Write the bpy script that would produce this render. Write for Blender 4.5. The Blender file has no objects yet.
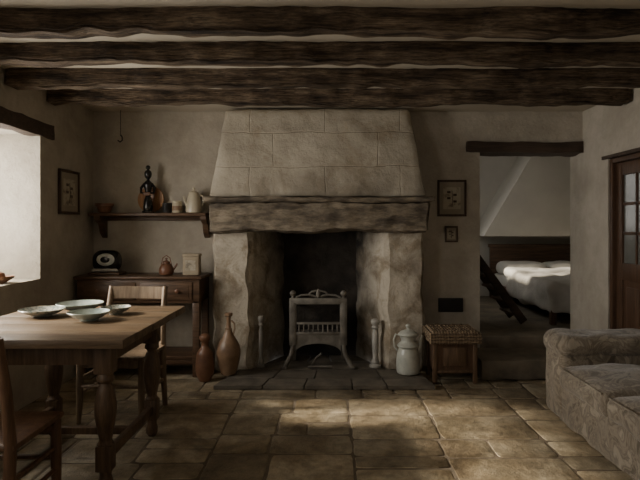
import bpy, bmesh, math, random
from mathutils import Vector, Matrix, noise
random.seed(11)
pi=math.pi
# ---------------------------------------------------------------- materials
def base_mat(name):
    m=bpy.data.materials.new(name); m.use_nodes=True
    nt=m.node_tree; b=nt.nodes['Principled BSDF']
    return m,nt,b
def ramp(nt,cols,fac,lo=.3,hi=.7):
    r=nt.nodes.new('ShaderNodeValToRGB'); e=r.color_ramp.elements
    n=len(cols)
    e[0].position=lo; e[0].color=(*cols[0],1)
    e[1].position=hi; e[1].color=(*cols[-1],1)
    for i in range(1,n-1):
        x=e.new(lo+(hi-lo)*i/(n-1)); x.color=(*cols[i],1)
    nt.links.new(fac,r.inputs[0]); return r.outputs[0]
def nz(nt,vec,scale,detail=6,rough=.6,dist=0):
    n=nt.nodes.new('ShaderNodeTexNoise'); n.inputs['Scale'].default_value=scale
    n.inputs['Detail'].default_value=detail; n.inputs['Roughness'].default_value=rough
    n.inputs['Distortion'].default_value=dist
    nt.links.new(vec,n.inputs['Vector']); return n.outputs['Fac']
def mixc(nt,a,b,fac,mode='MIX'):
    m=nt.nodes.new('ShaderNodeMix'); m.data_type='RGBA'; m.blend_type=mode
    if isinstance(fac,(int,float)): m.inputs[0].default_value=fac
    else: nt.links.new(fac,m.inputs[0])
    for s,v in ((6,a),(7,b)):
        if isinstance(v,tuple): m.inputs[s].default_value=(*v,1)
        else: nt.links.new(v,m.inputs[s])
    return m.outputs[2]
def maprange(nt,v,a,b,c=0,d=1):
    m=nt.nodes.new('ShaderNodeMapRange')
    m.inputs[1].default_value=a;m.inputs[2].default_value=b;m.inputs[3].default_value=c;m.inputs[4].default_value=d
    nt.links.new(v,m.inputs[0]); return m.outputs[0]
def mat(name,cols,scale=5,stretch=(1,1,1),rough=.7,bump=.3,bscale=20,bdist=.01,metal=0,island=0,lo=.3,hi=.7,detail=6,dist=0,fine=None,spec=.5,sheen=0,stain=None):
    m,nt,b=base_mat(name)
    tc=nt.nodes.new('ShaderNodeTexCoord'); mp=nt.nodes.new('ShaderNodeMapping')
    mp.inputs['Scale'].default_value=stretch
    nt.links.new(tc.outputs['Object'],mp.inputs[0]); v=mp.outputs[0]
    c=ramp(nt,cols,nz(nt,v,scale,detail,.6,dist),lo,hi)
    if fine:
        f=ramp(nt,[(1-fine[1],)*3,(1,1,1)],nz(nt,v,fine[0],4,.7),.35,.6)
        c=mixc(nt,c,f,1.0,'MULTIPLY')
    if stain:
        f=ramp(nt,[(1-stain[1],1-stain[1]*1.05,1-stain[1]*1.15),(1,1,1)],nz(nt,tc.outputs['Object'],stain[0],9,.68,.6),.36,.54)
        c=mixc(nt,c,f,1.0,'MULTIPLY')
    if island:
        g=nt.nodes.new('ShaderNodeNewGeometry')
        h=nt.nodes.new('ShaderNodeHueSaturation')
        nt.links.new(maprange(nt,g.outputs['Random Per Island'],0,1,1-island,1+island),h.inputs['Value'])
        nt.links.new(c,h.inputs['Color']); c=h.outputs[0]
    nt.links.new(c,b.inputs['Base Color'])
    b.inputs['Roughness'].default_value=rough; b.inputs['Metallic'].default_value=metal
    b.inputs['Specular IOR Level'].default_value=spec
    if sheen: b.inputs['Sheen Weight'].default_value=sheen
    if bump:
        bp=nt.nodes.new('ShaderNodeBump'); bp.inputs['Strength'].default_value=bump; bp.inputs['Distance'].default_value=bdist
        nt.links.new(nz(nt,v,bscale,8,.65),bp.inputs['Height']); nt.links.new(bp.outputs[0],b.inputs['Normal'])
    return m
PL=mat('plaster',[(.35,.31,.25),(.45,.405,.335),(.52,.475,.40)],1.3,rough=.9,bump=.5,bscale=5,bdist=.05,fine=(9,.08),spec=.2,stain=(1.7,.14))
PLC=mat('ceiling_plaster',[(.42,.375,.30),(.52,.465,.38)],1.6,rough=.9,bump=.4,bscale=8,bdist=.02,spec=.2)
PLB=mat('bedroom_plaster',[(.42,.395,.35),(.52,.495,.44)],1.6,rough=.9,bump=.2,bscale=8,bdist=.02,spec=.2)
BEAM=mat('old_oak_beam',[(.04,.027,.018),(.14,.096,.061),(.25,.182,.12),(.38,.295,.205)],2.4,(.8,8,8),.8,1,6,.05,lo=.36,hi=.72,fine=(13,.65),spec=.25,stain=(4,.4),detail=12)
DARKB=mat('dark_oak',[(.03,.02,.014),(.08,.05,.032)],3,(1,8,8),.75,.6,8,.015)
def wood(name,a,b_,c,axis='x',rough=.5,sc=3,isl=0,spec=.4):
    st={'x':(1,10,10),'y':(10,1,10),'z':(10,10,1)}[axis]
    return mat(name,[a,b_,c],sc,st,rough,.3,8,.006,fine=(9,.3),island=isl,spec=spec)
TABX=wood('table_oak_top',(.10,.066,.039),(.175,.12,.073),(.25,.18,.115),'x',.42,2.5,.14)
TABL=wood('table_oak_leg',(.075,.045,.026),(.125,.078,.045),(.175,.115,.07),'z',.45)
CHW=wood('chair_wood',(.08,.04,.021),(.13,.068,.037),(.18,.10,.055),'z',.45)
CHL=wood('pale_chair_wood',(.14,.095,.06),(.21,.15,.097),(.28,.205,.135),'z',.5)
SIDE=wood('sideboard_wood',(.06,.033,.019),(.11,.063,.036),(.16,.095,.056),'x',.45)
DOORW=wood('door_wood',(.05,.026,.015),(.09,.048,.027),(.13,.07,.04),'z',.5)
FRAME=wood('frame_wood',(.03,.018,.01),(.07,.04,.022),(.10,.06,.035),'z',.4)
STOOLW=wood('stool_wood',(.07,.04,.023),(.12,.073,.042),(.17,.107,.064),'z',.5)
FLAG=mat('flagstone',[(.13,.098,.062),(.25,.195,.125),(.36,.295,.20),(.44,.375,.27),(.27,.225,.155)],2.4,rough=.48,bump=.9,bscale=5,bdist=.032,island=.27,fine=(11,.38),lo=.27,hi=.75,dist=.5,stain=(2.1,.5))
GROUT=mat('grout',[(.10,.08,.056),(.18,.142,.10)],12,rough=.95,bump=.5,bscale=40)
SLATE=mat('hearth_slate',[(.08,.07,.056),(.14,.122,.097),(.21,.183,.147)],6,rough=.65,bump=.6,bscale=14,bdist=.015,island=.2)
STEP=mat('step_stone',[(.10,.085,.065),(.18,.15,.11),(.24,.2,.15)],4,rough=.75,bump=.6,bscale=12,bdist=.02)
LINT=mat('lintel_stone',[(.055,.042,.031),(.13,.103,.074),(.28,.23,.165),(.11,.087,.063)],3,(1,2.5,3.5),.85,.8,7,.03,fine=(8,.45))
def stone_mat():
    m,nt,b=base_mat('hearth_surround_stone')
    tc=nt.nodes.new('ShaderNodeTexCoord'); v=tc.outputs['Object']
    c=ramp(nt,[(.26,.22,.17),(.42,.37,.295),(.54,.485,.395),(.46,.41,.33)],nz(nt,v,3.0,7,.62,.4),.3,.7)
    f=ramp(nt,[(.58,.53,.46),(1,1,1)],nz(nt,v,4,9,.7,.5),.38,.53); c=mixc(nt,c,f,1.0,'MULTIPLY')
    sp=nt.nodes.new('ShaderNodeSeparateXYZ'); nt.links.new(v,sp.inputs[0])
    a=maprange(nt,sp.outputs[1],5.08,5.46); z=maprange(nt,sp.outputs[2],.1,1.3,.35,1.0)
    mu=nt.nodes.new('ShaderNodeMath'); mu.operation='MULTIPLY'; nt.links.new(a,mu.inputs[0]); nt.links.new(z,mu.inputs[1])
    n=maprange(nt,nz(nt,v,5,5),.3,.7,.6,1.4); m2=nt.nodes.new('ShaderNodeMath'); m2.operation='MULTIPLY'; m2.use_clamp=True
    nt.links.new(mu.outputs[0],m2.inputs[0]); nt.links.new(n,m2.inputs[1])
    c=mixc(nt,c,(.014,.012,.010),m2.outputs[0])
    nt.links.new(c,b.inputs['Base Color']); b.inputs['Roughness'].default_value=.9
    bp=nt.nodes.new('ShaderNodeBump'); bp.inputs['Strength'].default_value=.8; bp.inputs['Distance'].default_value=.035
    nt.links.new(nz(nt,v,7,9,.68),bp.inputs['Height']); nt.links.new(bp.outputs[0],b.inputs['Normal'])
    return m
STONE=stone_mat()
def hood_mat():
    m,nt,b=base_mat('hood_ashlar')
    tc=nt.nodes.new('ShaderNodeTexCoord'); sp=nt.nodes.new('ShaderNodeSeparateXYZ'); nt.links.new(tc.outputs['Object'],sp.inputs[0])
    cb=nt.nodes.new('ShaderNodeCombineXYZ'); nt.links.new(sp.outputs[0],cb.inputs[0]); nt.links.new(sp.outputs[2],cb.inputs[1])
    nn=nt.nodes.new('ShaderNodeTexNoise'); nn.inputs['Scale'].default_value=2.4; nn.inputs['Detail'].default_value=5; nt.links.new(tc.outputs['Object'],nn.inputs['Vector'])
    vm=nt.nodes.new('ShaderNodeVectorMath'); vm.operation='MULTIPLY_ADD'; vm.inputs[1].default_value=(.08,.08,.08)
    nt.links.new(nn.outputs['Color'],vm.inputs[0]); nt.links.new(cb.outputs[0],vm.inputs[2])
    br=nt.nodes.new('ShaderNodeTexBrick'); br.inputs['Scale'].default_value=1; br.squash=1.4; br.squash_frequency=2
    br.inputs['Brick Width'].default_value=.66; br.inputs['Row Height'].default_value=.31
    br.inputs['Mortar Size'].default_value=.007; br.inputs['Mortar Smooth'].default_value=1
    br.inputs['Color1'].default_value=(.94,.94,.93,1);br.inputs['Color2'].default_value=(1.04,1.03,1.01,1);br.inputs['Mortar'].default_value=(.86,.84,.81,1)
    nt.links.new(vm.outputs[0],br.inputs['Vector'])
    v=tc.outputs['Object']
    c=ramp(nt,[(.32,.28,.22),(.43,.385,.31),(.53,.48,.395)],nz(nt,v,2.0,10,.68,.4),.3,.7)
    c=mixc(nt,c,br.outputs['Color'],1.0,'MULTIPLY')
    f=ramp(nt,[(.74,.70,.64),(1,1,1)],nz(nt,v,2.6,10,.72,.6),.36,.52); c=mixc(nt,c,f,1.0,'MULTIPLY')
    soot=maprange(nt,sp.outputs[2],1.5,1.85,.6,0)
    n=maprange(nt,nz(nt,v,3,6),.35,.65,.3,1.3); m2=nt.nodes.new('ShaderNodeMath'); m2.operation='MULTIPLY'; m2.use_clamp=True
    nt.links.new(soot,m2.inputs[0]); nt.links.new(n,m2.inputs[1])
    c=mixc(nt,c,(.14,.115,.085),m2.outputs[0])
    nt.links.new(c,b.inputs['Base Color']); b.inputs['Roughness'].default_value=.9
    bp=nt.nodes.new('ShaderNodeBump'); bp.inputs['Strength'].default_value=.65; bp.inputs['Distance'].default_value=.03
    s2=nt.nodes.new('ShaderNodeMath'); s2.operation='MULTIPLY'; s2.inputs[1].default_value=.16; nt.links.new(br.outputs['Fac'],s2.inputs[0])
    ad=nt.nodes.new('ShaderNodeMath'); ad.operation='SUBTRACT'; nt.links.new(nz(nt,v,6,10,.68),ad.inputs[0]); nt.links.new(s2.outputs[0],ad.inputs[1])
    nt.links.new(ad.outputs[0],bp.inputs['Height']); nt.links.new(bp.outputs[0],b.inputs['Normal'])
    return m
HOOD=hood_mat()
SOOT=mat('sooty_brick',[(.010,.009,.008),(.03,.025,.02),(.055,.045,.036)],5,rough=.95,bump=1,bscale=12,bdist=.03)
IRON=mat('weathered_iron',[(.10,.09,.075),(.18,.165,.14),(.27,.25,.215)],9,rough=.6,bump=.4,bscale=30,metal=.3)
BLK=mat('black_lacquer',[(.006,.006,.006),(.018,.016,.014)],5,rough=.25,bump=0)
BLKM=mat('matt_black',[(.01,.009,.008),(.025,.022,.02)],5,rough=.6,bump=.1)
WHITE=mat('white_enamel',[(.42,.43,.38),(.58,.59,.53)],6,rough=.3,bump=.1,bscale=10,fine=(12,.15))
PALE=mat('pale_stoneware',[(.36,.345,.31),(.52,.50,.45)],8,rough=.6,bump=.2,fine=(20,.3))
GREYP=mat('grey_stone_turned',[(.16,.15,.13),(.26,.24,.21)],8,rough=.7,bump=.3)
TERRA=mat('terracotta',[(.10,.046,.026),(.17,.082,.045),(.22,.115,.065)],7,rough=.45,bump=.2,bscale=12)
TERRA2=mat('salt_glaze_brown',[(.15,.088,.05),(.24,.152,.09),(.32,.215,.138)],6,rough=.4,bump=.2,bscale=12)
COPP=mat('copper_glaze',[(.10,.045,.025),(.2,.09,.05)],7,rough=.35,bump=.1)
BLUEW=mat('celadon_glaze',[(.34,.43,.40),(.48,.54,.49),(.25,.34,.32)],14,rough=.25,bump=.05)
PATT=mat('patterned_glaze',[(.50,.49,.43),(.46,.45,.39),(.08,.14,.14),(.46,.45,.39)],30,rough=.3,bump=.05,lo=.4,hi=.6)
CREAM=mat('cream_enamel',[(.42,.37,.27),(.55,.49,.37)],6,rough=.35,bump=.05)
ORG=wood('plate_wood',(.20,.085,.033),(.31,.15,.065),(.39,.21,.095),'z',.35)
PAPER=mat('aged_print',[(.20,.17,.125),(.32,.28,.21),(.40,.36,.28)],14,rough=.8,bump=0,lo=.38,hi=.5)
MOUNT=mat('picture_mount',[(.25,.215,.165),(.31,.27,.205)],6,rough=.8,bump=0)
BOOKC=mat('faded_box',[(.26,.21,.145),(.36,.30,.21)],12,rough=.8,bump=.1)
SOFA=mat('worn_velvet',[(.12,.098,.073),(.27,.228,.174),(.155,.128,.097),(.33,.285,.222)],7,rough=.95,bump=.35,bscale=22,bdist=.008,lo=.38,hi=.62,dist=1.3,detail=5,spec=.15,sheen=.3)
LINEN=mat('white_linen',[(.52,.50,.46),(.64,.62,.57)],4,rough=.95,bump=.3,bscale=9,bdist=.02,spec=.1)
DUVET=mat('grey_duvet',[(.36,.34,.305),(.48,.455,.41)],5,rough=.95,bump=.5,bscale=7,bdist=.03,spec=.1)
GLASSD=mat('dark_pane',[(.10,.10,.09),(.17,.17,.155)],3,rough=.2,bump=0,spec=.6)
def wicker():
    m,nt,b=base_mat('woven_wicker')
    tc=nt.nodes.new('ShaderNodeTexCoord'); v=tc.outputs['Object']
    w=[]
    for d in ('X','Y','Z'):
        n=nt.nodes.new('ShaderNodeTexWave'); n.bands_direction=d; n.inputs['Scale'].default_value=13; n.inputs['Distortion'].default_value=.8
        nt.links.new(v,n.inputs['Vector']); w.append(n.outputs['Fac'])
    mu=nt.nodes.new('ShaderNodeMath'); mu.operation='MULTIPLY'; nt.links.new(w[0],mu.inputs[0]); nt.links.new(w[1],mu.inputs[1])
    ad=nt.nodes.new('ShaderNodeMath'); ad.operation='MULTIPLY_ADD'; ad.inputs[1].default_value=.3; nt.links.new(w[2],ad.inputs[0]); nt.links.new(mu.outputs[0],ad.inputs[2])
    c=ramp(nt,[(.09,.058,.033),(.40,.30,.19)],ad.outputs[0],.1,.8)
    nt.links.new(c,b.inputs['Base Color']); b.inputs['Roughness'].default_value=.7
    bp=nt.nodes.new('ShaderNodeBump'); bp.inputs['Distance'].default_value=.01; nt.links.new(ad.outputs[0],bp.inputs['Height']); nt.links.new(bp.outputs[0],b.inputs['Normal'])
    return m
WICK=wicker()
# ---------------------------------------------------------------- builder
def surf(nx,ny,nz_):
    idx={};verts=[];faces=[]
    def g(i,j,k):
        t=(i,j,k)
        if t not in idx: idx[t]=len(verts); verts.append(t)
        return idx[t]
    for i in range(nx):
        for j in range(ny):
            for k,f in ((0,1),(nz_,0)):
                q=[g(i,j,k),g(i+1,j,k),g(i+1,j+1,k),g(i,j+1,k)]; faces.append(q[::-1] if f else q)
    for i in range(nx):
        for k in range(nz_):
            for j,f in ((0,0),(ny,1)):
                q=[g(i,j,k),g(i+1,j,k),g(i+1,j,k+1),g(i,j,k+1)]; faces.append(q[::-1] if f else q)
    for j in range(ny):
        for k in range(nz_):
            for i,f in ((0,1),(nx,0)):
                q=[g(i,j,k),g(i,j+1,k),g(i,j+1,k+1),g(i,j,k+1)]; faces.append(q[::-1] if f else q)
    return verts,faces
def nv(p,s,a):
    q=Vector(p)*s
    return Vector((noise.noise(q),noise.noise(q+Vector((31,7,3))),noise.noise(q+Vector((5,71,13)))))*a
class B:
    def __init__(s,name): s.name=name; s.bm=bmesh.new(); s.mats=[]
    def add(s,vs,fs,m,M=None):
        if m not in s.mats: s.mats.append(m)
        mi=s.mats.index(m)
        bv=[s.bm.verts.new((M@Vector(v)) if M else Vector(v)) for v in vs]
        for f in fs:
            try:
                F=s.bm.faces.new([bv[i] for i in f]); F.material_index=mi; F.smooth=True
            except ValueError: pass
    def box(s,x0,x1,y0,y1,z0,z1,m,r=0,M=None,seg=2):
        t=bmesh.new(); bmesh.ops.create_cube(t,size=1)
        for v in t.verts: v.co=Vector(((x0+x1)/2+v.co.x*(x1-x0),(y0+y1)/2+v.co.y*(y1-y0),(z0+z1)/2+v.co.z*(z1-z0)))
        if r>0: bmesh.ops.bevel(t,geom=t.edges[:],offset=r,segments=seg,profile=.5,affect='EDGES')
        t.verts.index_update()
        s.add([v.co.copy() for v in t.verts],[[v.index for v in f.verts] for f in t.faces],m,M); t.free()
    def bar(s,a,b,w,h,m,r=.004):
        a=Vector(a);b=Vector(b);d=b-a;L=d.length
        q=d.to_track_quat('X','Z').to_matrix().to_4x4()
        s.box(0,L,-w/2,w/2,-h/2,h/2,m,r,Matrix.Translation(a)@q)
    def lathe(s,prof,c,m,seg=28,M=None,caps=True):
        vs=[];fs=[];n=len(prof)
        for r,z in prof:
            for i in range(seg):
                a=2*pi*i/seg; vs.append((c[0]+r*math.cos(a),c[1]+r*math.sin(a),c[2]+z))
        for j in range(n-1):
            for i in range(seg):
                k=(i+1)%seg; fs.append([j*seg+i,j*seg+k,(j+1)*seg+k,(j+1)*seg+i])
        if caps:
            fs.append([i for i in range(seg)][::-1]); fs.append([(n-1)*seg+i for i in range(seg)])
        s.add(vs,fs,m,M)
    def tube(s,pts,r,m,seg=10,M=None):
        pts=[Vector(p) for p in pts]; n=len(pts); rs=r if isinstance(r,(list,tuple)) else [r]*n
        vs=[];fs=[];up=None
        for i,p in enumerate(pts):
            d=(pts[min(i+1,n-1)]-pts[max(i-1,0)]).normalized()
            if up is None:
                up=Vector((0,0,1)) if abs(d.z)<.9 else Vector((1,0,0))
            u=(up-d*up.dot(d)).normalized(); w=d.cross(u); up=u
            for k in range(seg):
                a=2*pi*k/seg; vs.append(p+(u*math.cos(a)+w*math.sin(a))*rs[i])
        for j in range(n-1):
            for k in range(seg):
                l=(k+1)%seg; fs.append([j*seg+k,j*seg+l,(j+1)*seg+l,(j+1)*seg+k])
        fs.append(list(range(seg))[::-1]); fs.append([(n-1)*seg+k for k in range(seg)])
        s.add(vs,fs,m,M)
    def hexa(s,c,n,m,amp=.01,sc=5,rnd=.0,amp2=0,sc2=20):
        c=[Vector(x) for x in c]; ks,fs=surf(*n); vs=[]
        for i,j,k in ks:
            u,v,w=i/n[0],j/n[1],k/n[2]
            b=c[0]*(1-u)*(1-v)+c[1]*u*(1-v)+c[2]*u*v+c[3]*(1-u)*v
            t=c[4]*(1-u)*(1-v)+c[5]*u*(1-v)+c[6]*u*v+c[7]*(1-u)*v
            p=b*(1-w)+t*w; e=[i in(0,n[0]),j in(0,n[1]),k in(0,n[2])]
            if rnd and sum(e)>=2:
                d=Vector(((.5-u)*2*e[0],(.5-v)*2*e[1],(.5-w)*2*e[2])); p=p+d*rnd
            q=p+nv(p,sc,amp)
            if amp2: q+=nv(p,sc2,amp2)
            vs.append(q)
        s.add(vs,fs,m)
    def soft(s,x0,x1,y0,y1,z0,z1,r,m,n=(12,12,8),puff=0,amp=0,sc=5,M=None):
        c=Vector(((x0+x1)/2,(y0+y1)/2,(z0+z1)/2)); h=Vector(((x1-x0)/2,(y1-y0)/2,(z1-z0)/2)); r=min(r,*h)
        ks,fs=surf(*n); vs=[]
        def t(i,N):
            x=2*i/N-1; return .45*x+.55*math.sin(x*pi/2)
        for ijk in ks:
            q=Vector([t(ijk[a],n[a])*h[a] for a in range(3)])
            inn=Vector([max(-(h[a]-r),min(h[a]-r,q[a])) for a in range(3)])
            d=q-inn
            p=inn+d.normalized()*r if d.length>1e-9 else q
            u,v=p.x/h.x,p.y/h.y
            if puff: p.z+=puff*(1-u*u)*(1-v*v)*(1 if p.z>0 else -.3)
            p=p+c
            if amp: p=p+nv(p,sc,amp)
            vs.append(p)
        s.add(vs,fs,m,M)
    def prism(s,outline,y0,y1,m,M=None):
        n=len(outline); vs=[(x,y0,z) for x,z in outline]+[(x,y1,z) for x,z in outline]
        fs=[list(range(n)),list(range(n,2*n))[::-1]]+[[i,(i+1)%n,n+(i+1)%n,n+i] for i in range(n)]
        s.add(vs,fs,m,M)
    def done(s,keep=False,ang=40,recalc=True):
        if recalc: bmesh.ops.recalc_face_normals(s.bm,faces=s.bm.faces[:])
        me=bpy.data.meshes.new(s.name)
        o=Vector()
        if not keep:
            xs=[v.co for v in s.bm.verts]
            lo=Vector([min(v[a] for v in xs) for a in range(3)]); hi=Vector([max(v[a] for v in xs) for a in range(3)])
            o=Vector(((lo.x+hi.x)/2,(lo.y+hi.y)/2,lo.z))
            for v in s.bm.verts: v.co-=o
        s.bm.to_mesh(me); s.bm.free()
        for m in s.mats: me.materials.append(m)
        me.set_sharp_from_angle(angle=math.radians(ang))
        ob=bpy.data.objects.new(s.name,me); ob.location=o
        bpy.context.collection.objects.link(ob); return ob
XL,XR,YB,YF,ZC=-2.21,2.36,5.23,-1.3,2.37
# ---------------------------------------------------------------- shell
b=B('floor')
b.box(XL-.1,XR+.1,YF-.1,YB+.0,-.12,-.006,GROUT)
cells=[]
def split(x0,x1,y0,y1):
    w,h=x1-x0,y1-y0
    lim=random.choice((.09,.17,.26,.36))
    if w*h<lim and w<.9 and h<.52: cells.append((x0,x1,y0,y1)); return
    t=random.uniform(.33,.67)
    if w>h*1.35: 
        k=x0+w*t; split(x0,k,y0,y1); split(k,x1,y0,y1)
    else:
        k=y0+h*t; split(x0,x1,y0,k); split(x0,x1,k,y1)
split(XL,XR,YF,YB)
for (a,c,d,e) in cells:
    i=.016; zt=random.uniform(-.002,.003)
    P0=[(a,d),(c,d),(c,e),(a,e)]
    cx,cy=(a+c)/2,(d+e)/2
    P=[]
    for s_ in range(4):
        p,q=P0[s_],P0[(s_+1)%4]; m_=8
        for k in range(m_):
            t=k/m_; x=p[0]+(q[0]-p[0])*t; y=p[1]+(q[1]-p[1])*t
            g=.0055+.009*noise.noise(Vector((x*6,y*6,a*7)))
            if k==0: g+=.008
            dx=math.copysign(1,cx-x) if (s_ in (1,3) or k==0) else 0
            dy=math.copysign(1,cy-y) if (s_ in (0,2) or k==0) else 0
            P.append((x+dx*g,y+dy*g))
    n=len(P)
    def inset(p,r):
        v=Vector((cx-p[0],cy-p[1])); 
        return (p[0]+max(-r,min(r,v.x*.2)),p[1]+max(-r,min(r,v.y*.2)))
    R1=[inset(p,.003) for p in P]; R2=[inset(p,i) for p in P]
    vs=[(p[0],p[1],-.012) for p in P]+[(p[0],p[1],zt-.004) for p in R1]+[(p[0],p[1],zt) for p in R2]
    fs=[]
    for k in range(n):
        l=(k+1)%n; fs+= [[k,l,n+l,n+k],[n+k,n+l,2*n+l,2*n+k]]
    fs.append([2*n+k for k in range(n)])
    b.add(vs,fs,FLAG)
b.done(True,recalc=False)
b=B('ceiling'); b.box(XL-.1,XR+.1,YF-.1,YB+.05,ZC,ZC+.12,PLC); b.done(True)
T=.47
W=[(2.72,4.27),(.35,1.75)]
b=B('wall_left')
b.box(XL-T,XL,YF,YB+.27,-.1,.90,PL)
b.box(XL-T,XL,YF,YB+.27,2.0,ZC,PL)
b.box(XL-T,XL,YF,W[1][0],.9,2.0,PL); b.box(XL-T,XL,W[1][1],W[0][0],.9,2.0,PL); b.box(XL-T,XL,W[0][1],YB+.27,.9,2.0,PL)
b.done(True)
for i,(a,c) in enumerate(W):
    b=B('window_%d'%(i+1)); xf=XL-T+.06
    b.box(xf-.03,xf+.03,a,a+.05,.9,2.0,CREAM,.005); b.box(xf-.03,xf+.03,c-.05,c,.9,2.0,CREAM,.005)
    b.box(xf-.03,xf+.03,a+.05,c-.05,.9,.95,CREAM,.005); b.box(xf-.03,xf+.03,a+.05,c-.05,1.95,2.0,CREAM,.005)
    for k in (1,2): 
        yy=a+(c-a)*k/3; b.box(xf-.025,xf+.025,yy-.025,yy+.025,.95,1.95,CREAM,.004)
    b.box(xf-.015,xf+.015,a+.05,c-.05,1.44,1.465,CREAM,.003)
    b.done()
    b=B('trim_%d'%(i+1)); b.hexa([(XL-.1,a-.19,1.985),(XL+.02,a-.19,1.985),(XL+.02,c+.19,1.985),(XL-.1,c+.19,1.985),(XL-.1,a-.19,2.10),(XL+.02,a-.19,2.10),(XL+.02,c+.19,2.10),(XL-.1,c+.19,2.10)],(4,24,5),DARKB,.012,6,.004,.004); b.done()
y1=YB+.27
b=B('wall_back'); b.box(XL,-1.05,YB,y1,-.1,ZC,PL); b.done(True)
b=B('wall_back'); b.box(.84,1.40,YB,y1,-.1,ZC,PL); b.done(True)
b=B('wall_back'); b.box(1.40,XR,YB,y1,2.05,ZC,PL); b.done(True)
b=B('trim_3'); b.hexa([(1.27,YB-.035,1.985),(XR,YB-.035,1.975),(XR,y1,1.975),(1.27,y1,1.985),(1.27,YB-.035,2.09),(XR,YB-.035,2.085),(XR,y1,2.085),(1.27,y1,2.09)],(24,5,5),DARKB,.012,6,.004,.004); b.done()
b=B('wall_right'); b.box(XR,XR+.22,YF,3.85,-.1,ZC,PL); b.done(True)
b=B('wall_right'); b.box(XR,XR+.22,4.75,y1,-.1,ZC,PL); b.done(True)
b=B('wall_right'); b.box(XR,XR+.22,3.85,4.75,1.87,ZC,PL); b.done(True)
b=B('trim_4'); b.box(XR-.015,XR+.10,3.72,4.84,1.87,1.90,DARKB,.004); b.done()
b=B('door_1')
xd=XR+.06
b.box(XR+.01,XR+.13,4.70,4.75,0,1.868,DOORW,.004); b.box(XR+.01,XR+.13,3.85,3.90,0,1.868,DOORW,.004); b.box(XR+.01,XR+.13,3.90,4.70,1.83,1.868,DOORW,.004)
for (a,c,z0,z1) in ((3.905,4.0,.005,1.825),(4.6,4.695,.005,1.825),(4.0,4.6,1.72,1.825),(4.0,4.6,.005,.2),(4.0,4.6,.86,1.0)):
    b.box(xd-.02,xd+.02,a,c,z0,z1,DOORW,.004)
b.box(xd-.02,xd+.02,4.28,4.32,.2,.86,DOORW,.003)
for a in (4.0,4.32):
    b.box(xd-.008,xd+.008,a,a+.28,.2,.86,DOORW); b.box(xd-.016,xd+.01,a+.04,a+.24,.25,.81,DOORW,.012)
b.box(xd-.004,xd+.004,4.0,4.6,1.0,1.72,GLASSD)
for q in (4.19,4.39): b.box(xd-.014,xd+.014,q,q+.024,1.0,1.72,DOORW,.003)
for z in (1.23,1.47): b.box(xd-.014,xd+.014,4.0,4.6,z,z+.025,DOORW,.003)
b.lathe([(.006,0),(.012,.01),(.012,.03),(.028,.035),(.03,.05),(.02,.06)],(0,0,0),COPP,16,Matrix.Translation((xd-.02,3.95,.93))@Matrix.Rotation(-pi/2,4,'Y'))
b.done()
b=B('wall_front')
b.box(XL-T,XR+.22,YF-.3,YF,-.1,.85,PL);b.box(XL-T,XR+.22,YF-.3,YF,2.05,ZC,PL);b.box(XL-T,-.7,YF-.3,YF,.85,2.05,PL);b.box(1.0,XR+.22,YF-.3,YF,.85,2.05,PL); b.done(True)
b=B('window_3')  # unseen window added behind the camera to carry fill light
for x in (-.67,-.12,.42,.97): b.box(x-.03,x+.03,YF-.25,YF-.2,.85,2.05,CREAM,.004)
for z in (.88,1.45,2.02): b.box(-.64,.94,YF-.24,YF-.21,z-.03,z+.03,CREAM,.004)
b.done()
for i,(yb,zt,hh) in enumerate(((2.85,2.262,.13),(3.36,2.256,.125),(3.90,2.256,.125),(4.47,2.254,.13))):
    b=B('ceiling_beam'); d=hh; y0=yb-d
    x0,x1=XL,XR; dz=[.0,.010,-.008,.004][i]
    b.hexa([(x0,y0,zt+dz),(x1,y0,zt-dz),(x1,yb,zt-dz),(x0,yb,zt+dz),(x0,y0+.006,ZC+.02),(x1,y0+.006,ZC+.02),(x1,yb-.006,ZC+.02),(x0,yb-.006,ZC+.02)],(140,10,10),BEAM,.026,2.0,.014,.016,8)
    b.done()
# ---------------------------------------------------------------- fireplace
b=B('fireplace')
FY=4.97
def quadp(f,z0,z1): return [(p[0],p[1],z0) for p in f]+[(p[0],p[1],z1) for p in f]
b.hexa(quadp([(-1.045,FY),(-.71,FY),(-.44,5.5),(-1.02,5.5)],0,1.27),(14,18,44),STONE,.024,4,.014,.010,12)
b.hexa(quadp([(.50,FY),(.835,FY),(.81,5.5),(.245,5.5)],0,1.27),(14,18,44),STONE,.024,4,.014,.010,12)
b.box(-.9,.7,5.48,5.50,0,1.6,SOOT)
b.hexa([(-1.055,4.81,1.25),(.865,4.81,1.25),(.84,5.20,1.25),(-1.03,5.20,1.25),(-1.055,4.80,1.51),(.865,4.80,1.51),(.84,5.20,1.51),(-1.03,5.20,1.51)],(80,8,14),LINT,.028,3.0,.020,.014,10)
b.hexa([(-1.085,4.755,1.505),(.90,4.755,1.505),(.86,5.22,1.505),(-1.05,5.22,1.505),(-1.085,4.75,1.555),(.90,4.75,1.555),(.86,5.22,1.555),(-1.05,5.22,1.555)],(80,8,3),LINT,.014,3.5,.008,.009,12)
b.hexa([(-1.06,4.85,1.55),(.85,4.85,1.55),(.85,5.228,1.55),(-1.06,5.228,1.55),(-.935,5.0,ZC-.018),(.715,5.0,ZC-.018),(.715,5.228,ZC-.018),(-.935,5.228,ZC-.018)],(44,6,28),HOOD,.017,2.6,.012,.007,9)
b.box(-.9,.7,5.15,5.5,1.5,1.6,SOOT)
b.box(-1.05,.84,YB,y1,1.5,ZC-.001,PL); b.box(-1.05,-.95,YB,y1,0,1.5,PL); b.box(.75,.84,YB,y1,0,1.5,PL)
b.done(True)
b=B('hearth')
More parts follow.
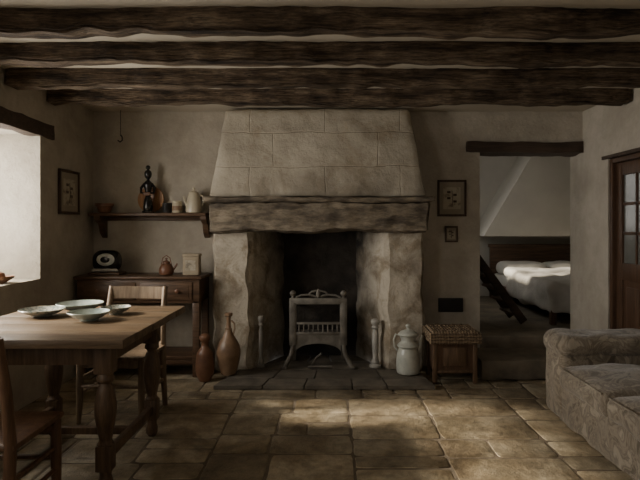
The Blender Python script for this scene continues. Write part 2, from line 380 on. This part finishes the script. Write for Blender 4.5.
def stones(x0,x1,yrows,zt,m,ns):
    for r in range(len(yrows)-1):
        a,c=yrows[r],yrows[r+1]
        f=lambda yy:(x0(yy),x1(yy))
        n=ns[r] ; ts=[0]+sorted([(k+random.uniform(-.25,.25))/n for k in range(1,n)])+[1]
        for k in range(n):
            g=.003
            (l0,r0),(l1,r1)=f(a),f(c)
            P=lambda t,l,r_: l+(r_-l)*t
            q=[(P(ts[k],l0,r0)+g,a+g),(P(ts[k+1],l0,r0)-g,a+g),(P(ts[k+1],l1,r1)-g,c-g),(P(ts[k],l1,r1)+g,c-g)]
            z=zt+random.uniform(-.002,.002)
            b.hexa(quadp(q,.003,z),(4,3,1),m,.004,9,.003)
stones(lambda y:-.93+max(0,(y-4.43))*.24,lambda y:.84-max(0,(y-4.43))*.16,[4.43,4.66,4.94],.04,SLATE,(5,4))
stones(lambda y:-.69+max(0,y-4.97)*.49,lambda y:.48-max(0,y-4.97)*.46,[4.95,5.2,5.47],.04,SLATE,(4,3))
b.done(True)
b=B('fire_grate'); cx=-.105; gy=4.99; z0=.043
for s in (-1,1):
    x=cx+s*.225
    b.tube([(x+s*.075,gy-.02,z0+.008),(x+s*.055,gy-.01,z0+.04),(x+s*.02,gy,z0+.10),(x+s*.005,gy,z0+.17),(x,gy,z0+.25)],[.018,.022,.020,.019,.019],IRON,12)
    b.box(x+s*.075-.03,x+s*.075+.03,gy-.05,gy+.02,z0,z0+.014,IRON,.004)
    b.box(x-.032,x+.032,gy-.018,gy+.018,.24,.66,IRON,.006)
    b.box(x-.020,x+.020,gy-.024,gy-.016,.28,.62,IRON,.004)
    b.lathe([(.02,0),(.012,.012),(.012,.02),(.024,.03),(.03,.045),(.024,.062),(.008,.072)],(x,gy,.655),IRON,16)
    b.box(x-.015,x+.015,gy+.24,gy+.27,z0,.60,IRON,.004)
    b.bar((x,gy,.36),(x,gy+.25,.36),.02,.02,IRON); b.bar((x,gy,.62),(x,gy+.25,.58),.02,.03,IRON)
b.box(cx-.25,cx+.25,gy-.02,gy+.02,.605,.66,IRON,.006)
b.box(cx-.2,cx+.2,gy-.015,gy+.015,.425,.445,IRON,.004); b.box(cx-.2,cx+.2,gy-.015,gy+.015,.335,.36,IRON,.004)
for k in range(9):
    x=cx-.17+.34*k/8; b.tube([(x,gy-.004,.35),(x,gy-.012,.39),(x,gy-.004,.435)],.0065,IRON,8)
out=[(cx-.2,.335),(cx-.2,.18)]+[(cx+ .2*math.cos(pi-pi*t/12),.18+.075*math.sin(pi*t/12)) for t in range(1,12)]+[(cx+.2,.18),(cx+.2,.335)]
b.prism(out,gy-.008,gy+.008,IRON)
for s in (-1,1):
    b.tube([(cx+s*.20,gy,.665),(cx+s*.15,gy,.685),(cx+s*.09,gy,.69),(cx+s*.04,gy,.68),(cx+s*.02,gy,.67)],.009,IRON,8)
b.tube([(cx-.09,gy,.685),(cx-.06,gy,.715),(cx,gy,.728),(cx+.06,gy,.715),(cx+.09,gy,.685)],.009,IRON,8)
b.lathe([(.012,0),(.02,.02),(.018,.05),(.006,.075)],(cx,gy,.665),IRON,12)
b.box(cx-.2,cx+.2,gy+.02,gy+.24,.325,.335,IRON); b.box(cx-.21,cx+.21,gy+.24,gy+.25,.33,.6,SOOT)
b.tube([(cx-.06,gy+.02,z0+.02),(cx-.02,gy-.01,.13),(cx+.03,gy-.02,.17)],.008,IRON,8); b.tube([(cx-.09,gy-.03,z0+.012),(cx+.12,gy-.03,z0+.012)],.012,IRON,8)
b.done()
def turned(name,x,y,z,h,r,m):
    b=B(name)
    p=[(1.15,0),(1.15,.05),(.7,.07),(.85,.11),(.6,.15),(.5,.2),(.62,.35),(.66,.5),(.6,.7),(.45,.78),(.8,.82),(.5,.86),(.8,.9),(.95,.94),(.8,.98),(.3,1)]
    b.lathe([(a*r,c*h) for a,c in p],(x,y,z),m,20); return b.done()
turned('andiron',-.615,5.0,.044,.46,.032,GREYP)
turned('andiron',.405,5.0,.044,.43,.045,PALE)
# ---------------------------------------------------------------- vases, pitcher
def smoothprof(p,n=5):
    out=[]
    for i in range(len(p)-1):
        p0=p[max(i-1,0)];p1=p[i];p2=p[i+1];p3=p[min(i+2,len(p)-1)]
        for k in range(n):
            t=k/n
            f=lambda a,b_,c,d:.5*((2*b_)+(-a+c)*t+(2*a-5*b_+4*c-d)*t*t+(-a+3*b_-3*c+d)*t**3)
            out.append((max(.001,f(p0[0],p1[0],p2[0],p3[0])),f(p0[1],p1[1],p2[1],p3[1])))
    out.append(p[-1]); return out
b=B('earthenware_vase'); b.lathe(smoothprof([(.055,0),(.065,.01),(.09,.10),(.103,.18),(.088,.25),(.043,.33),(.022,.39),(.018,.44),(.022,.485)])+[(.034,.495),(.034,.515),(.024,.52),(.018,.50)],(-.862,4.76,.046),TERRA2,32)
b.lathe([(.022,.37),(.030,.375),(.030,.385),(.021,.39)],(-.862,4.76,.046),TERRA2,24)
b.tube([(-.84,4.76,.50),(-.815,4.76,.475),(-.81,4.76,.43),(-.825,4.76,.37)],.007,TERRA2,8); b.done()
b=B('earthenware_vase'); b.lathe(smoothprof([(.045,0),(.052,.01),(.075,.07),(.078,.13),(.07,.20),(.062,.24),(.03,.29),(.028,.32),(.045,.35),(.042,.38),(.015,.395)]),(-1.05,4.70,.004),TERRA,32); b.done()
b=B('enamel_pitcher'); px,py=.67,4.80; pz=.046
b.lathe(smoothprof([(.085,0),(.098,.008),(.102,.08),(.095,.16),(.080,.21),(.088,.222),(.095,.235),(.075,.255),(.060,.275),(.072,.31),(.088,.325)]),(px,py,pz),WHITE,36)
b.lathe(smoothprof([(.088,0),(.078,.015),(.05,.033),(.018,.043),(.012,.053),(.022,.066),(.02,.08),(.004,.09)]),(px,py,pz+.327),WHITE,28)
b.tube([(px-.08,py,pz+.32),(px-.105,py,pz+.33),(px-.125,py,pz+.28),(px-.115,py,pz+.22),(px-.09,py,pz+.19)],.008,WHITE)
b.tube([(px+.08,py,pz+.18),(px+.105,py,pz+.23),(px+.110,py,pz+.29),(px+.12,py,pz+.32)],[.022,.017,.013,.012],WHITE)
b.done()
b=B('wicker_stool'); x0,x1,ya,yb_=.845,1.215,4.60,4.93
for x in (x0+.02,x1-.02):
    for yy in (ya+.02,yb_-.02): b.box(x-.018,x+.018,yy-.018,yy+.018,.004,.37,STOOLW,.004)
b.box(x0+.03,x1-.03,ya+.012,ya+.02,.10,.34,DOORW); b.box(x0+.03,x1-.03,yb_-.02,yb_-.012,.10,.34,STOOLW)
for x in (x0+.014,x1-.022): b.box(x,x+.008,ya+.03,yb_-.03,.10,.34,DOORW)
b.box(x0+.09,x1-.09,ya+.006,ya+.013,.15,.30,STOOLW,.003)
b.box(x0+.03,x1-.03,ya+.005,ya+.028,.09,.115,STOOLW,.004)
b.soft(x0-.02,x1+.02,ya-.015,yb_+.015,.335,.425,.03,WICK,(14,14,6),.006)
N=11
for k in range(N):
    xx=x0+.01+(x1-x0-.02)*k/(N-1); pts=[]
    for q in range(25):
        t=q/24; yy=ya+(yb_-ya)*t; pts.append((xx,yy,.430+.0045*math.sin(t*N*pi+k*pi)))
    b.tube(pts,.009,WICK,6)
for k in range(N-1):
    yy=ya+.01+(yb_-ya-.02)*k/(N-2); pts=[]
    for q in range(25):
        t=q/24; xx=x0+(x1-x0)*t; pts.append((xx,yy,.430+.0045*math.cos(t*N*pi+k*pi)))
    b.tube(pts,.009,WICK,6)
for zz in (.345,.362,.379,.396,.413):
    pts=[]
    for (ax,ay,bx,by,nx,ny) in ((x0-.02,ya-.02,x1+.02,ya-.02,0,-1),(x1+.02,ya-.02,x1+.02,yb_+.02,1,0),(x1+.02,yb_+.02,x0-.02,yb_+.02,0,1),(x0-.02,yb_+.02,x0-.02,ya-.02,-1,0)):
        for q in range(20):
            t=q/20; o=.004*math.sin(q*pi/2+ (zz*1000//17)*pi); pts.append((ax+(bx-ax)*t+nx*o,ay+(by-ay)*t+ny*o,zz))
    pts.append(pts[0]); b.tube(pts,.0095,WICK,6)
b.done()
# ---------------------------------------------------------------- sideboard
b=B('sideboard'); x0,x1,ya,yb_=-2.17,-1.12,4.80,5.20
b.box(x0-.02,x1+.025,ya-.03,yb_,.845,.87,SIDE,.006); b.box(x0,x1,ya,yb_-.01,.64,.845,SIDE,.003)
for x in (x0+.03,x1-.03):
    for yy in (ya+.03,yb_-.04): b.box(x-.03,x+.03,yy-.03,yy+.03,.004,.66,SIDE,.005)
b.box(x0,x1,ya+.01,yb_-.01,.15,.185,SIDE,.005)
b.box(x0+.06,x1-.06,ya+.005,ya+.03,.11,.15,SIDE,.004)
xm=(x0+x1)/2
for a,c in ((x0+.06,xm-.02),(xm+.02,x1-.06)):
    b.box(a,c,ya-.012,ya+.005,.665,.82,SIDE,.006); b.box(a+.03,c-.03,ya-.016,ya,.69,.795,SIDE,.004)
    for k in (.28,.72): b.lathe([(.008,0),(.008,.012),(.017,.018),(.017,.026),(.006,.032)],(0,0,0),COPP,14,Matrix.Translation((a+(c-a)*k,ya-.014,.745))@Matrix.Rotation(pi/2,4,'X'))
b.done()
zt=.872
b=B('mantel_clock'); cx,cy=-1.98,4.98
b.box(cx-.14,cx+.14,cy-.09,cy+.09,zt,zt+.02,SIDE,.006)
b.soft(cx-.125,cx+.125,cy-.08,cy+.08,zt+.02,zt+.215,.095,BLK,(16,12,12))
M=Matrix.Translation((cx+.015,cy-.072,zt+.135))@Matrix.Rotation(pi/2,4,'X')@Matrix.Scale(1.4,4,(1,0,0))
b.lathe([(.055,0),(.055,.010),(.046,.018),(.030,.018)],(0,0,0),WHITE,28,M); b.lathe([(.028,0),(.028,.022),(.020,.025)],(0,0,0),BLK,24,M)
b.soft(cx-.11,cx+.12,cy-.084,cy-.06,zt+.03,zt+.055,.012,PALE,(10,4,4))
b.done()
b=B('copper_kettle'); cx,cy=-1.44,4.93
b.lathe(smoothprof([(.045,0),(.06,.01),(.064,.05),(.045,.09),(.03,.10),(.032,.115),(.012,.125),(.008,.135),(.012,.145),(.002,.15)]),(cx,cy,zt),COPP,24)
b.tube([(cx+.05,cy,zt+.04),(cx+.085,cy,zt+.08),(cx+.095,cy,zt+.10)],[.014,.009,.007],COPP)
b.tube([(cx-.045,cy,zt+.09),(cx-.03,cy,zt+.15),(cx,cy,zt+.17),(cx+.03,cy,zt+.15),(cx+.045,cy,zt+.085)],.005,COPP); b.done()
b=B('tea_caddy'); cx,cy=-1.22,4.95
b.box(cx-.07,cx+.07,cy-.05,cy+.05,zt,zt+.16,BOOKC,.006); b.box(cx-.075,cx+.075,cy-.055,cy+.055,zt+.16,zt+.185,BOOKC,.006); b.box(cx-.045,cx+.045,cy-.0525,cy-.05,zt+.04,zt+.13,PAPER); b.done()
zs=1.42
b=B('wall_shelf'); b.box(-2.18,-1.12,5.04,5.23,zs-.03,zs,SIDE,.006); b.box(-2.16,-1.14,5.205,5.228,zs-.07,zs-.03,SIDE,.004)
for x in (-2.10,-1.145):
    out=[(5.228,zs-.03),(5.05,zs-.03),(5.05,zs-.06),(5.08,zs-.08),(5.13,zs-.10),(5.15,zs-.14),(5.165,zs-.18),(5.20,zs-.21),(5.228,zs-.23)]
    n=len(out); vs=[(x-.024,a,c) for a,c in out]+[(x+.024,a,c) for a,c in out]
    b.add(vs,[list(range(n)),list(range(n,2*n))[::-1]]+[[i,(i+1)%n,n+(i+1)%n,n+i] for i in range(n)],SIDE)
b.done()
zs+=.002
b=B('terracotta_pot'); b.lathe([(.045,0),(.055,.01),(.068,.055),(.08,.06),(.083,.085),(.075,.085),(.06,.05)],(-2.06,5.12,zs),TERRA,24); b.done()
vx,vy=-1.655,5.095
b=B('round_wooden_plate')
M=Matrix.Translation((vx,5.19,zs+.123))@Matrix.Rotation(pi/2-.08,4,'X')
b.lathe([(.001,0),(.08,0),(.118,.012),(.122,.016),(.118,.02),(.085,.012),(.075,.008),(.001,.007)],(0,0,0),ORG,40,M,caps=False); b.done()
b=B('carved_figurine')
b.lathe([(.05,0),(.055,.006),(.05,.018)],(vx,vy,zs),BLK,24)
b.lathe(smoothprof([(.036,.015),(.044,.05),(.036,.11),(.022,.16),(.030,.20),(.040,.245),(.034,.275),(.014,.295),(.013,.31)],4),(vx,vy,zs),BLK,22)
b.lathe(smoothprof([(.013,.305),(.028,.325),(.033,.35),(.028,.375),(.012,.39),(.018,.40),(.021,.413),(.014,.427),(.002,.432)],4),(vx,vy,zs),BLK,20)
for s in (-1,1):
    b.tube([(vx+s*.032,vy,zs+.265),(vx+s*.062,vy-.005,zs+.225),(vx+s*.060,vy-.02,zs+.18),(vx+s*.02,vy-.035,zs+.175)],[.013,.012,.010,.009],BLK,8)
b.soft(vx-.035,vx+.035,vy-.045,vy-.02,zs+.155,zs+.185,.01,TERRA,(8,4,4)); b.done()
b=B('dark_mug'); b.lathe([(.034,0),(.04,.01),(.042,.09),(.038,.09),(.036,.03)],(-1.488,5.12,zs),BLKM,24); b.tube([(-1.488,5.085,zs+.075),(-1.488,5.055,zs+.07),(-1.488,5.055,zs+.03),(-1.488,5.085,zs+.025)],.006,BLKM,8); b.done()
b=B('labelled_jar'); b.lathe([(.04,0),(.045,.008),(.045,.08),(.04,.088),(.042,.09),(.042,.105),(.03,.108)],(-1.395,5.11,zs),CREAM,24); b.lathe([(.0455,.02),(.0462,.021),(.0462,.06),(.0455,.061)],(-1.395,5.11,zs),TERRA2,24,caps=False); b.done()
b=B('enamel_coffee_pot'); ex,ey=-1.245,5.12
b.lathe(smoothprof([(.066,0),(.072,.008),(.068,.07),(.052,.15),(.044,.175),(.048,.182),(.03,.195),(.01,.205),(.008,.215),(.014,.225),(.003,.235)]),(ex,ey,zs),CREAM,26)
b.tube([(ex+.05,ey,zs+.16),(ex+.085,ey,zs+.15),(ex+.088,ey,zs+.09),(ex+.062,ey,zs+.05)],.007,CREAM,8)
b.tube([(ex-.06,ey,zs+.06),(ex-.085,ey,zs+.12),(ex-.09,ey,zs+.15)],[.015,.01,.009],CREAM,8); b.done()
b=B('hanging_hook'); b.tube([(-1.93,5.16,ZC-.002),(-1.93,5.16,2.14)],.0025,BLKM,6); b.tube([(-1.93,5.16,2.14),(-1.915,5.16,2.12),(-1.915,5.16,2.09),(-1.935,5.16,2.075),(-1.955,5.16,2.09)],.006,BLKM,8); b.done()
def picture(name,x0,x1,z0,z1,wall='back',fw=.02,prin=.3):
    b=B(name)
    M=Matrix.Translation((0,YB-.003,0)) if wall=='back' else Matrix.Translation((XL+.003,0,0))@Matrix.Rotation(pi/2,4,'Z')
    b.box(x0,x1,-.022,0,z0,z0+fw,FRAME,.003,M);b.box(x0,x1,-.022,0,z1-fw,z1,FRAME,.003,M)
    b.box(x0,x0+fw,-.022,0,z0+fw,z1-fw,FRAME,.003,M);b.box(x1-fw,x1,-.022,0,z0+fw,z1-fw,FRAME,.003,M)
    b.box(x0+fw,x1-fw,-.010,-.004,z0+fw,z1-fw,MOUNT,0,M)
    w=(x1-x0)*prin;h=(z1-z0)*prin;cx=(x0+x1)/2;cz=(z0+z1)/2
    b.box(cx-w,cx+w,-.012,-.0101,cz-h,cz+h,PAPER,0,M)
    b.tube([(cx,-.013,cz-h*.8),(cx+w*.1,-.013,cz),(cx,-.013,cz+h*.7)],.0025,FRAME,6,M)
    for k,sg in ((-.3,1),(0,-1),(.3,1),(.55,-1)):
        b.soft(cx+sg*w*.35-w*.2,cx+sg*w*.35+w*.2,-.0145,-.0125,cz+k*h-h*.1,cz+k*h+h*.1,.01,FRAME,(6,2,6),M=M)
    b.done()
picture('framed_picture',1.0,1.27,1.39,1.73)
picture('framed_picture',1.07,1.19,1.15,1.30,fw=.015)
picture('framed_picture',4.54,4.90,1.40,1.77,'left',fw=.022)
b=B('wall_vent'); b.box(1.01,1.24,YB-.02,YB-.002,.50,.63,BLKM,.006)
for k in range(5): b.box(1.03,1.22,YB-.026,YB-.018,.52+k*.021,.53+k*.021,BLKM,.002)
b.done()
# ---------------------------------------------------------------- dining table
b=B('dining_table'); x0,x1,ya,yb_=-1.92,-.95,2.58,3.68; zt=.78
n=5
for k in range(n):
    a=ya+(yb_-ya)*k/n; c=ya+(yb_-ya)*(k+1)/n
    b.box(x0+random.uniform(0,.006),x1-random.uniform(0,.006),a+.0008,c-.0008,zt-.042,zt,TABX,.005)
lx=(-1.72,-1.11); ly=(2.77,3.49)
for x in lx: b.box(x-.014,x+.014,ly[0],ly[1],zt-.16,zt-.042,TABL,.003)
for yy in ly: b.box(lx[0],lx[1],yy-.014,yy+.014,zt-.16,zt-.042,TABL,.003)
for x in lx:
    for yy in ly:
        b.box(x-.044,x+.044,yy-.044,yy+.044,zt-.20,zt-.042,TABL,.005)
        b.lathe(smoothprof([(.034,.22),(.042,.23),(.03,.25),(.036,.28),(.050,.36),(.053,.42),(.040,.50),(.028,.53),(.042,.545),(.042,.56),(.034,.585)],3),(x,yy,0),TABL,20)
        b.box(x-.038,x+.038,yy-.038,yy+.038,.10,.225,TABL,.005)
        b.lathe([(.024,0.003),(.034,.02),(.036,.05),(.028,.075),(.03,.10)],(x,yy,0),TABL,18)
for x in lx: b.box(x-.018,x+.018,ly[0],ly[1],.14,.19,TABL,.005)
b.box(lx[0],lx[1],3.11,3.15,.145,.185,TABL,.005); b.done()
def bowl(name,x,y,r,h,m):
    b=B(name); p=[(.4*r,0),(.42*r,.006),(.72*r,h*.45),(.93*r,h*.85),(r,h),(r*.985,h+.003),(.9*r,h*.85),(.66*r,h*.45),(.3*r,.012),(.001,.011)]
    b.lathe(p,(x,y,.782),m,40,caps=False)
    b.lathe([(.001,0.0),(.4*r,0)],(x,y,.782),m,40,caps=False); return b.done()
bowl('ceramic_bowl',-1.53,3.43,.137,.05,BLUEW)
bowl('ceramic_bowl',-1.67,3.25,.125,.04,PATT)
bowl('ceramic_bowl',-1.34,3.11,.112,.046,BLUEW)
bowl('ceramic_bowl',-1.275,3.33,.088,.04,PATT)
b=B('clay_dish'); b.lathe([(.05,0),(.06,.01),(.10,.035),(.105,.05),(.095,.045),(.05,.015)],(-2.33,3.93,.902),TERRA,28); b.lathe([(.03,.02),(.05,.04),(.04,.07),(.01,.085)],(-2.33,3.93,.902),COPP,20); b.done()
def chair(name,loc,rot,m,w=.42,d=.42,hb=.88):
    b=B(name); M=Matrix.Translation(loc)@Matrix.Rotation(rot,4,'Z')
    b.soft(-w/2,w/2,0,d,.425,.455,.012,m,(10,10,4),0,M=M)
    for s in (-1,1):
        x=s*(w/2-.025)
        b.tube([M@Vector(p) for p in ((x,-.03,.004),(x,.01,.25),(x,.02,.45),(x*.98,.0,.65),(x*.96,-.05,hb))],[.019,.023,.024,.022,.018],m,10)
        b.tube([M@Vector(p) for p in ((x,d-.02,.004),(x,d-.03,.12),(x,d-.035,.25),(x,d-.035,.425))],[.015,.02,.024,.022],m,12)
        b.tube([M@Vector(p) for p in ((x,0,.2),(x,d-.03,.2))],.011,m,8)
        b.tube([M@Vector(p) for p in ((x,.0,.3),(x,d-.03,.3))],.011,m,8)
    b.box(-w/2+.03,w/2-.03,d-.05,d-.03,.37,.425,m,.003,M)
    b.tube([M@Vector(p) for p in ((-w/2+.03,d-.03,.25),(w/2-.03,d-.03,.25))],.011,m,8)
    def slat(z,h,y):
        n=8; vs=[];fs=[]
        for i in range(n+1):
            t=-1+2*i/n; xx=t*(w/2-.03); yy=y-.02*(1-t*t)
            for a,c in ((-.008,-h/2),(.008,-h/2),(.008,h/2),(-.008,h/2)): vs.append((xx,yy+a,z+c))
        for i in range(n):
            for k in range(4):
                l=(k+1)%4; fs.append([i*4+k,i*4+l,i*4+4+l,i*4+4+k])
        fs+= [[0,1,2,3],[n*4+3,n*4+2,n*4+1,n*4]]
        b.add(vs,fs,m,M)
    slat(hb-.045,.085,-.04); slat(.66,.045,0.0)
    return b.done()
chair('dining_chair',(-1.435,2.17,0),0,CHW)
chair('dining_chair',(-1.41,4.06,0),pi-.08,CHL,w=.47,hb=.86)
# ---------------------------------------------------------------- sofa
b=B('sofa'); X0=1.54
b.hexa(quadp([(X0,1.75),(2.3,1.75),(2.3,3.78),(X0,3.78)],.004,.27),(14,60,8),SOFA,.014,6,.004,.005,14)
for a,c in ((3.70,4.0),(1.5,1.79)):
    b.soft(1.525,2.31,a,c,.004,.55,.06,SOFA,(20,12,20),.0,.018,6)
    b.soft(1.51,2.30,a-.03,c+.02,.43,.575,.072,SOFA,(30,14,12),.0,.016,7)
for k in range(3):
    a=1.77+k*.65; c=a+.645
    b.soft(1.50,2.16,a,c,.24,.385,.06,SOFA,(20,20,8),.045,.017,7)
    b.soft(2.08,2.25,a+.01,c-.01,.40,.78,.08,SOFA,(10,14,12),0,.016,6)
    b.tube([(1.51,a+.04,.372),(1.503,(a+c)/2,.378),(1.51,c-.04,.372)],.006,SOFA,6)
b.soft(2.20,2.345,1.6,3.93,.1,.78,.06,SOFA,(8,30,12),0,.008,5)
b.done()
# ---------------------------------------------------------------- step + bedroom
b=B('stone_step'); b.hexa([(1.27,4.71,.004),(XR-.012,4.71,.004),(XR-.012,5.22,.004),(1.27,5.22,.004),(1.27,4.70,.175),(XR-.012,4.70,.175),(XR-.012,5.22,.175),(1.27,5.22,.175)],(20,8,5),STEP,.010,5,.008,.004); b.done()
ZF=.27
b=B('floor_bedroom'); b.box(1.401,XR-.001,5.225,5.5,-.1,ZF,STEP,.006); b.box(1.1,4.1,5.5,8.3,-.1,ZF,STEP); b.done(True)
b=B('wall_bedroom')
b.box(1.0,1.2,5.5,6.4,ZF-.1,2.6,PLB); b.box(1.0,1.2,7.4,8.4,ZF-.1,2.6,PLB); b.box(1.0,1.2,6.4,7.4,ZF-.1,1.2,PLB); b.box(1.0,1.2,6.4,7.4,2.1,2.6,PLB); b.done(True)
b=B('wall_bedroom'); b.box(4.0,4.2,5.5,8.4,ZF-.1,2.6,PLB); b.done(True)
b=B('wall_bedroom'); b.box(XR+.22,4.0,5.35,5.5,ZF-.1,2.6,PLB); b.done(True)
b=B('wall_bedroom'); b.box(1.1,XR+.22,5.35,5.5,ZC,2.6,PLB); b.done(True)
b=B('wall_bedroom'); b.box(1.2,4.0,8.2,8.4,ZF,2.6,PLB); b.done(True)
b=B('wall_bulkhead')
b.prism([(2.06,1.16),(4.0,1.16),(4.0,2.6),(2.92,2.6)],7.50,8.2,PLB); b.done(True)
b=B('ceiling_bedroom'); b.box(1.0,4.2,5.5,8.4,2.6,2.7,PLB); b.done(True)
b=B('window_4');  # unseen window frame added around the bedroom fill lamp
for yy in (6.42,6.9,7.38): b.box(1.06,1.10,yy-.02,yy+.02,1.2,2.1,CREAM,.003)
for z in (1.22,1.65,2.08): b.box(1.07,1.09,6.44,7.36,z-.02,z+.02,CREAM,.003)
b.done()
b=B('bed'); x0,x1=2.30,3.50
b.box(x0-.02,x1+.02,7.96,8.02,ZF+.004,1.02,SIDE,.01); b.box(x0-.04,x1+.04,7.95,8.03,.99,1.04,SIDE,.012)
for x in (x0+.02,x1-.02): b.box(x-.03,x+.03,5.80,5.86,ZF+.004,.52,DOORW,.006)
b.box(x0,x0+.03,5.8,7.96,.40,.50,DOORW,.005); b.box(x1-.03,x1,5.8,7.96,.40,.50,DOORW,.005); b.box(x0,x1,5.8,5.83,.40,.50,DOORW,.005)
b.soft(x0+.01,x1-.01,5.84,7.95,.46,.64,.05,LINEN,(10,16,6))
b.soft(x0-.05,x1+.05,5.76,7.25,.40,.71,.07,DUVET,(24,34,14),.03,.055,5)
b.soft(x0+.0,x0+.60,7.35,7.83,.63,.80,.08,LINEN,(14,12,8),.02,.02,5); b.soft(x0+.60,x1-.02,7.35,7.83,.63,.80,.08,LINEN,(14,12,8),.02,.02,5)
b.soft(x0-.03,x1+.03,6.95,7.35,.62,.755,.06,LINEN,(16,10,8),0,.02,6)
b.done()
b=B('loft_ladder')
for yy in (5.78,6.16): b.bar((1.50,yy,1.0),(2.0,yy,ZF+.04),.04,.08,DARKB,.005)
for k in range(5):
    t=(k+.6)/5.2; x=1.50+.5*t; z=1.0+(ZF+.04-1.0)*t
    b.box(x-.08,x+.05,5.78,6.16,z-.012,z+.014,DOORW,.004)
for yy in (5.78,6.16): b.box(1.47,1.51,yy-.02,yy+.02,ZF+.004,1.04,DARKB,.004)
b.done()
# ---------------------------------------------------------------- lights
def area(name,loc,rot,sx,sy,e,col):
    l=bpy.data.lights.new(name,'AREA'); l.shape='RECTANGLE'; l.size=sx; l.size_y=sy; l.energy=e; l.color=col
    o=bpy.data.objects.new(name,l); o.location=loc; o.rotation_euler=rot; bpy.context.collection.objects.link(o); return o
area('daylight_window_1',(XL-T-.08,3.5,1.5),(0,-pi/2,0),1.1,1.5,78,(1,.945,.86))
area('daylight_window_2',(XL-T-.08,1.05,1.5),(0,-pi/2,0),1.1,1.4,46,(1,.945,.86))
area('rear_fill_light',(.15,YF-.33,1.45),(pi/2,0,0),1.6,1.2,5,(1,.93,.84))  # added fill lamp behind the camera, outside the rear opening
area('bedroom_fill_light',(.95,6.9,1.65),(0,-pi/2,0),.9,.9,10,(1,.97,.9))  # added lamp that brightens the bedroom back wall under the bulkhead
s=bpy.data.lights.new('sun','SUN'); s.energy=10.0; s.angle=math.radians(5); s.color=(1,.88,.70)
so=bpy.data.objects.new('sun',s); so.rotation_euler=Vector((.85,-.02,-.43)).to_track_quat('-Z','Y').to_euler(); so.location=(-6,2,5); bpy.context.collection.objects.link(so)
w=bpy.data.worlds.new('world'); bpy.context.scene.world=w; w.use_nodes=True
w.node_tree.nodes['Background'].inputs[0].default_value=(.85,.9,1,1); w.node_tree.nodes['Background'].inputs[1].default_value=.4
cam=bpy.data.cameras.new('camera'); cam.lens=31.5; cam.sensor_width=36; cam.shift_x=-.0156; cam.shift_y=-.0234; cam.clip_start=.05
co=bpy.data.objects.new('camera',cam); co.location=(0,0,1.31); co.rotation_euler=(pi/2,0,0); bpy.context.collection.objects.link(co); bpy.context.scene.camera=co
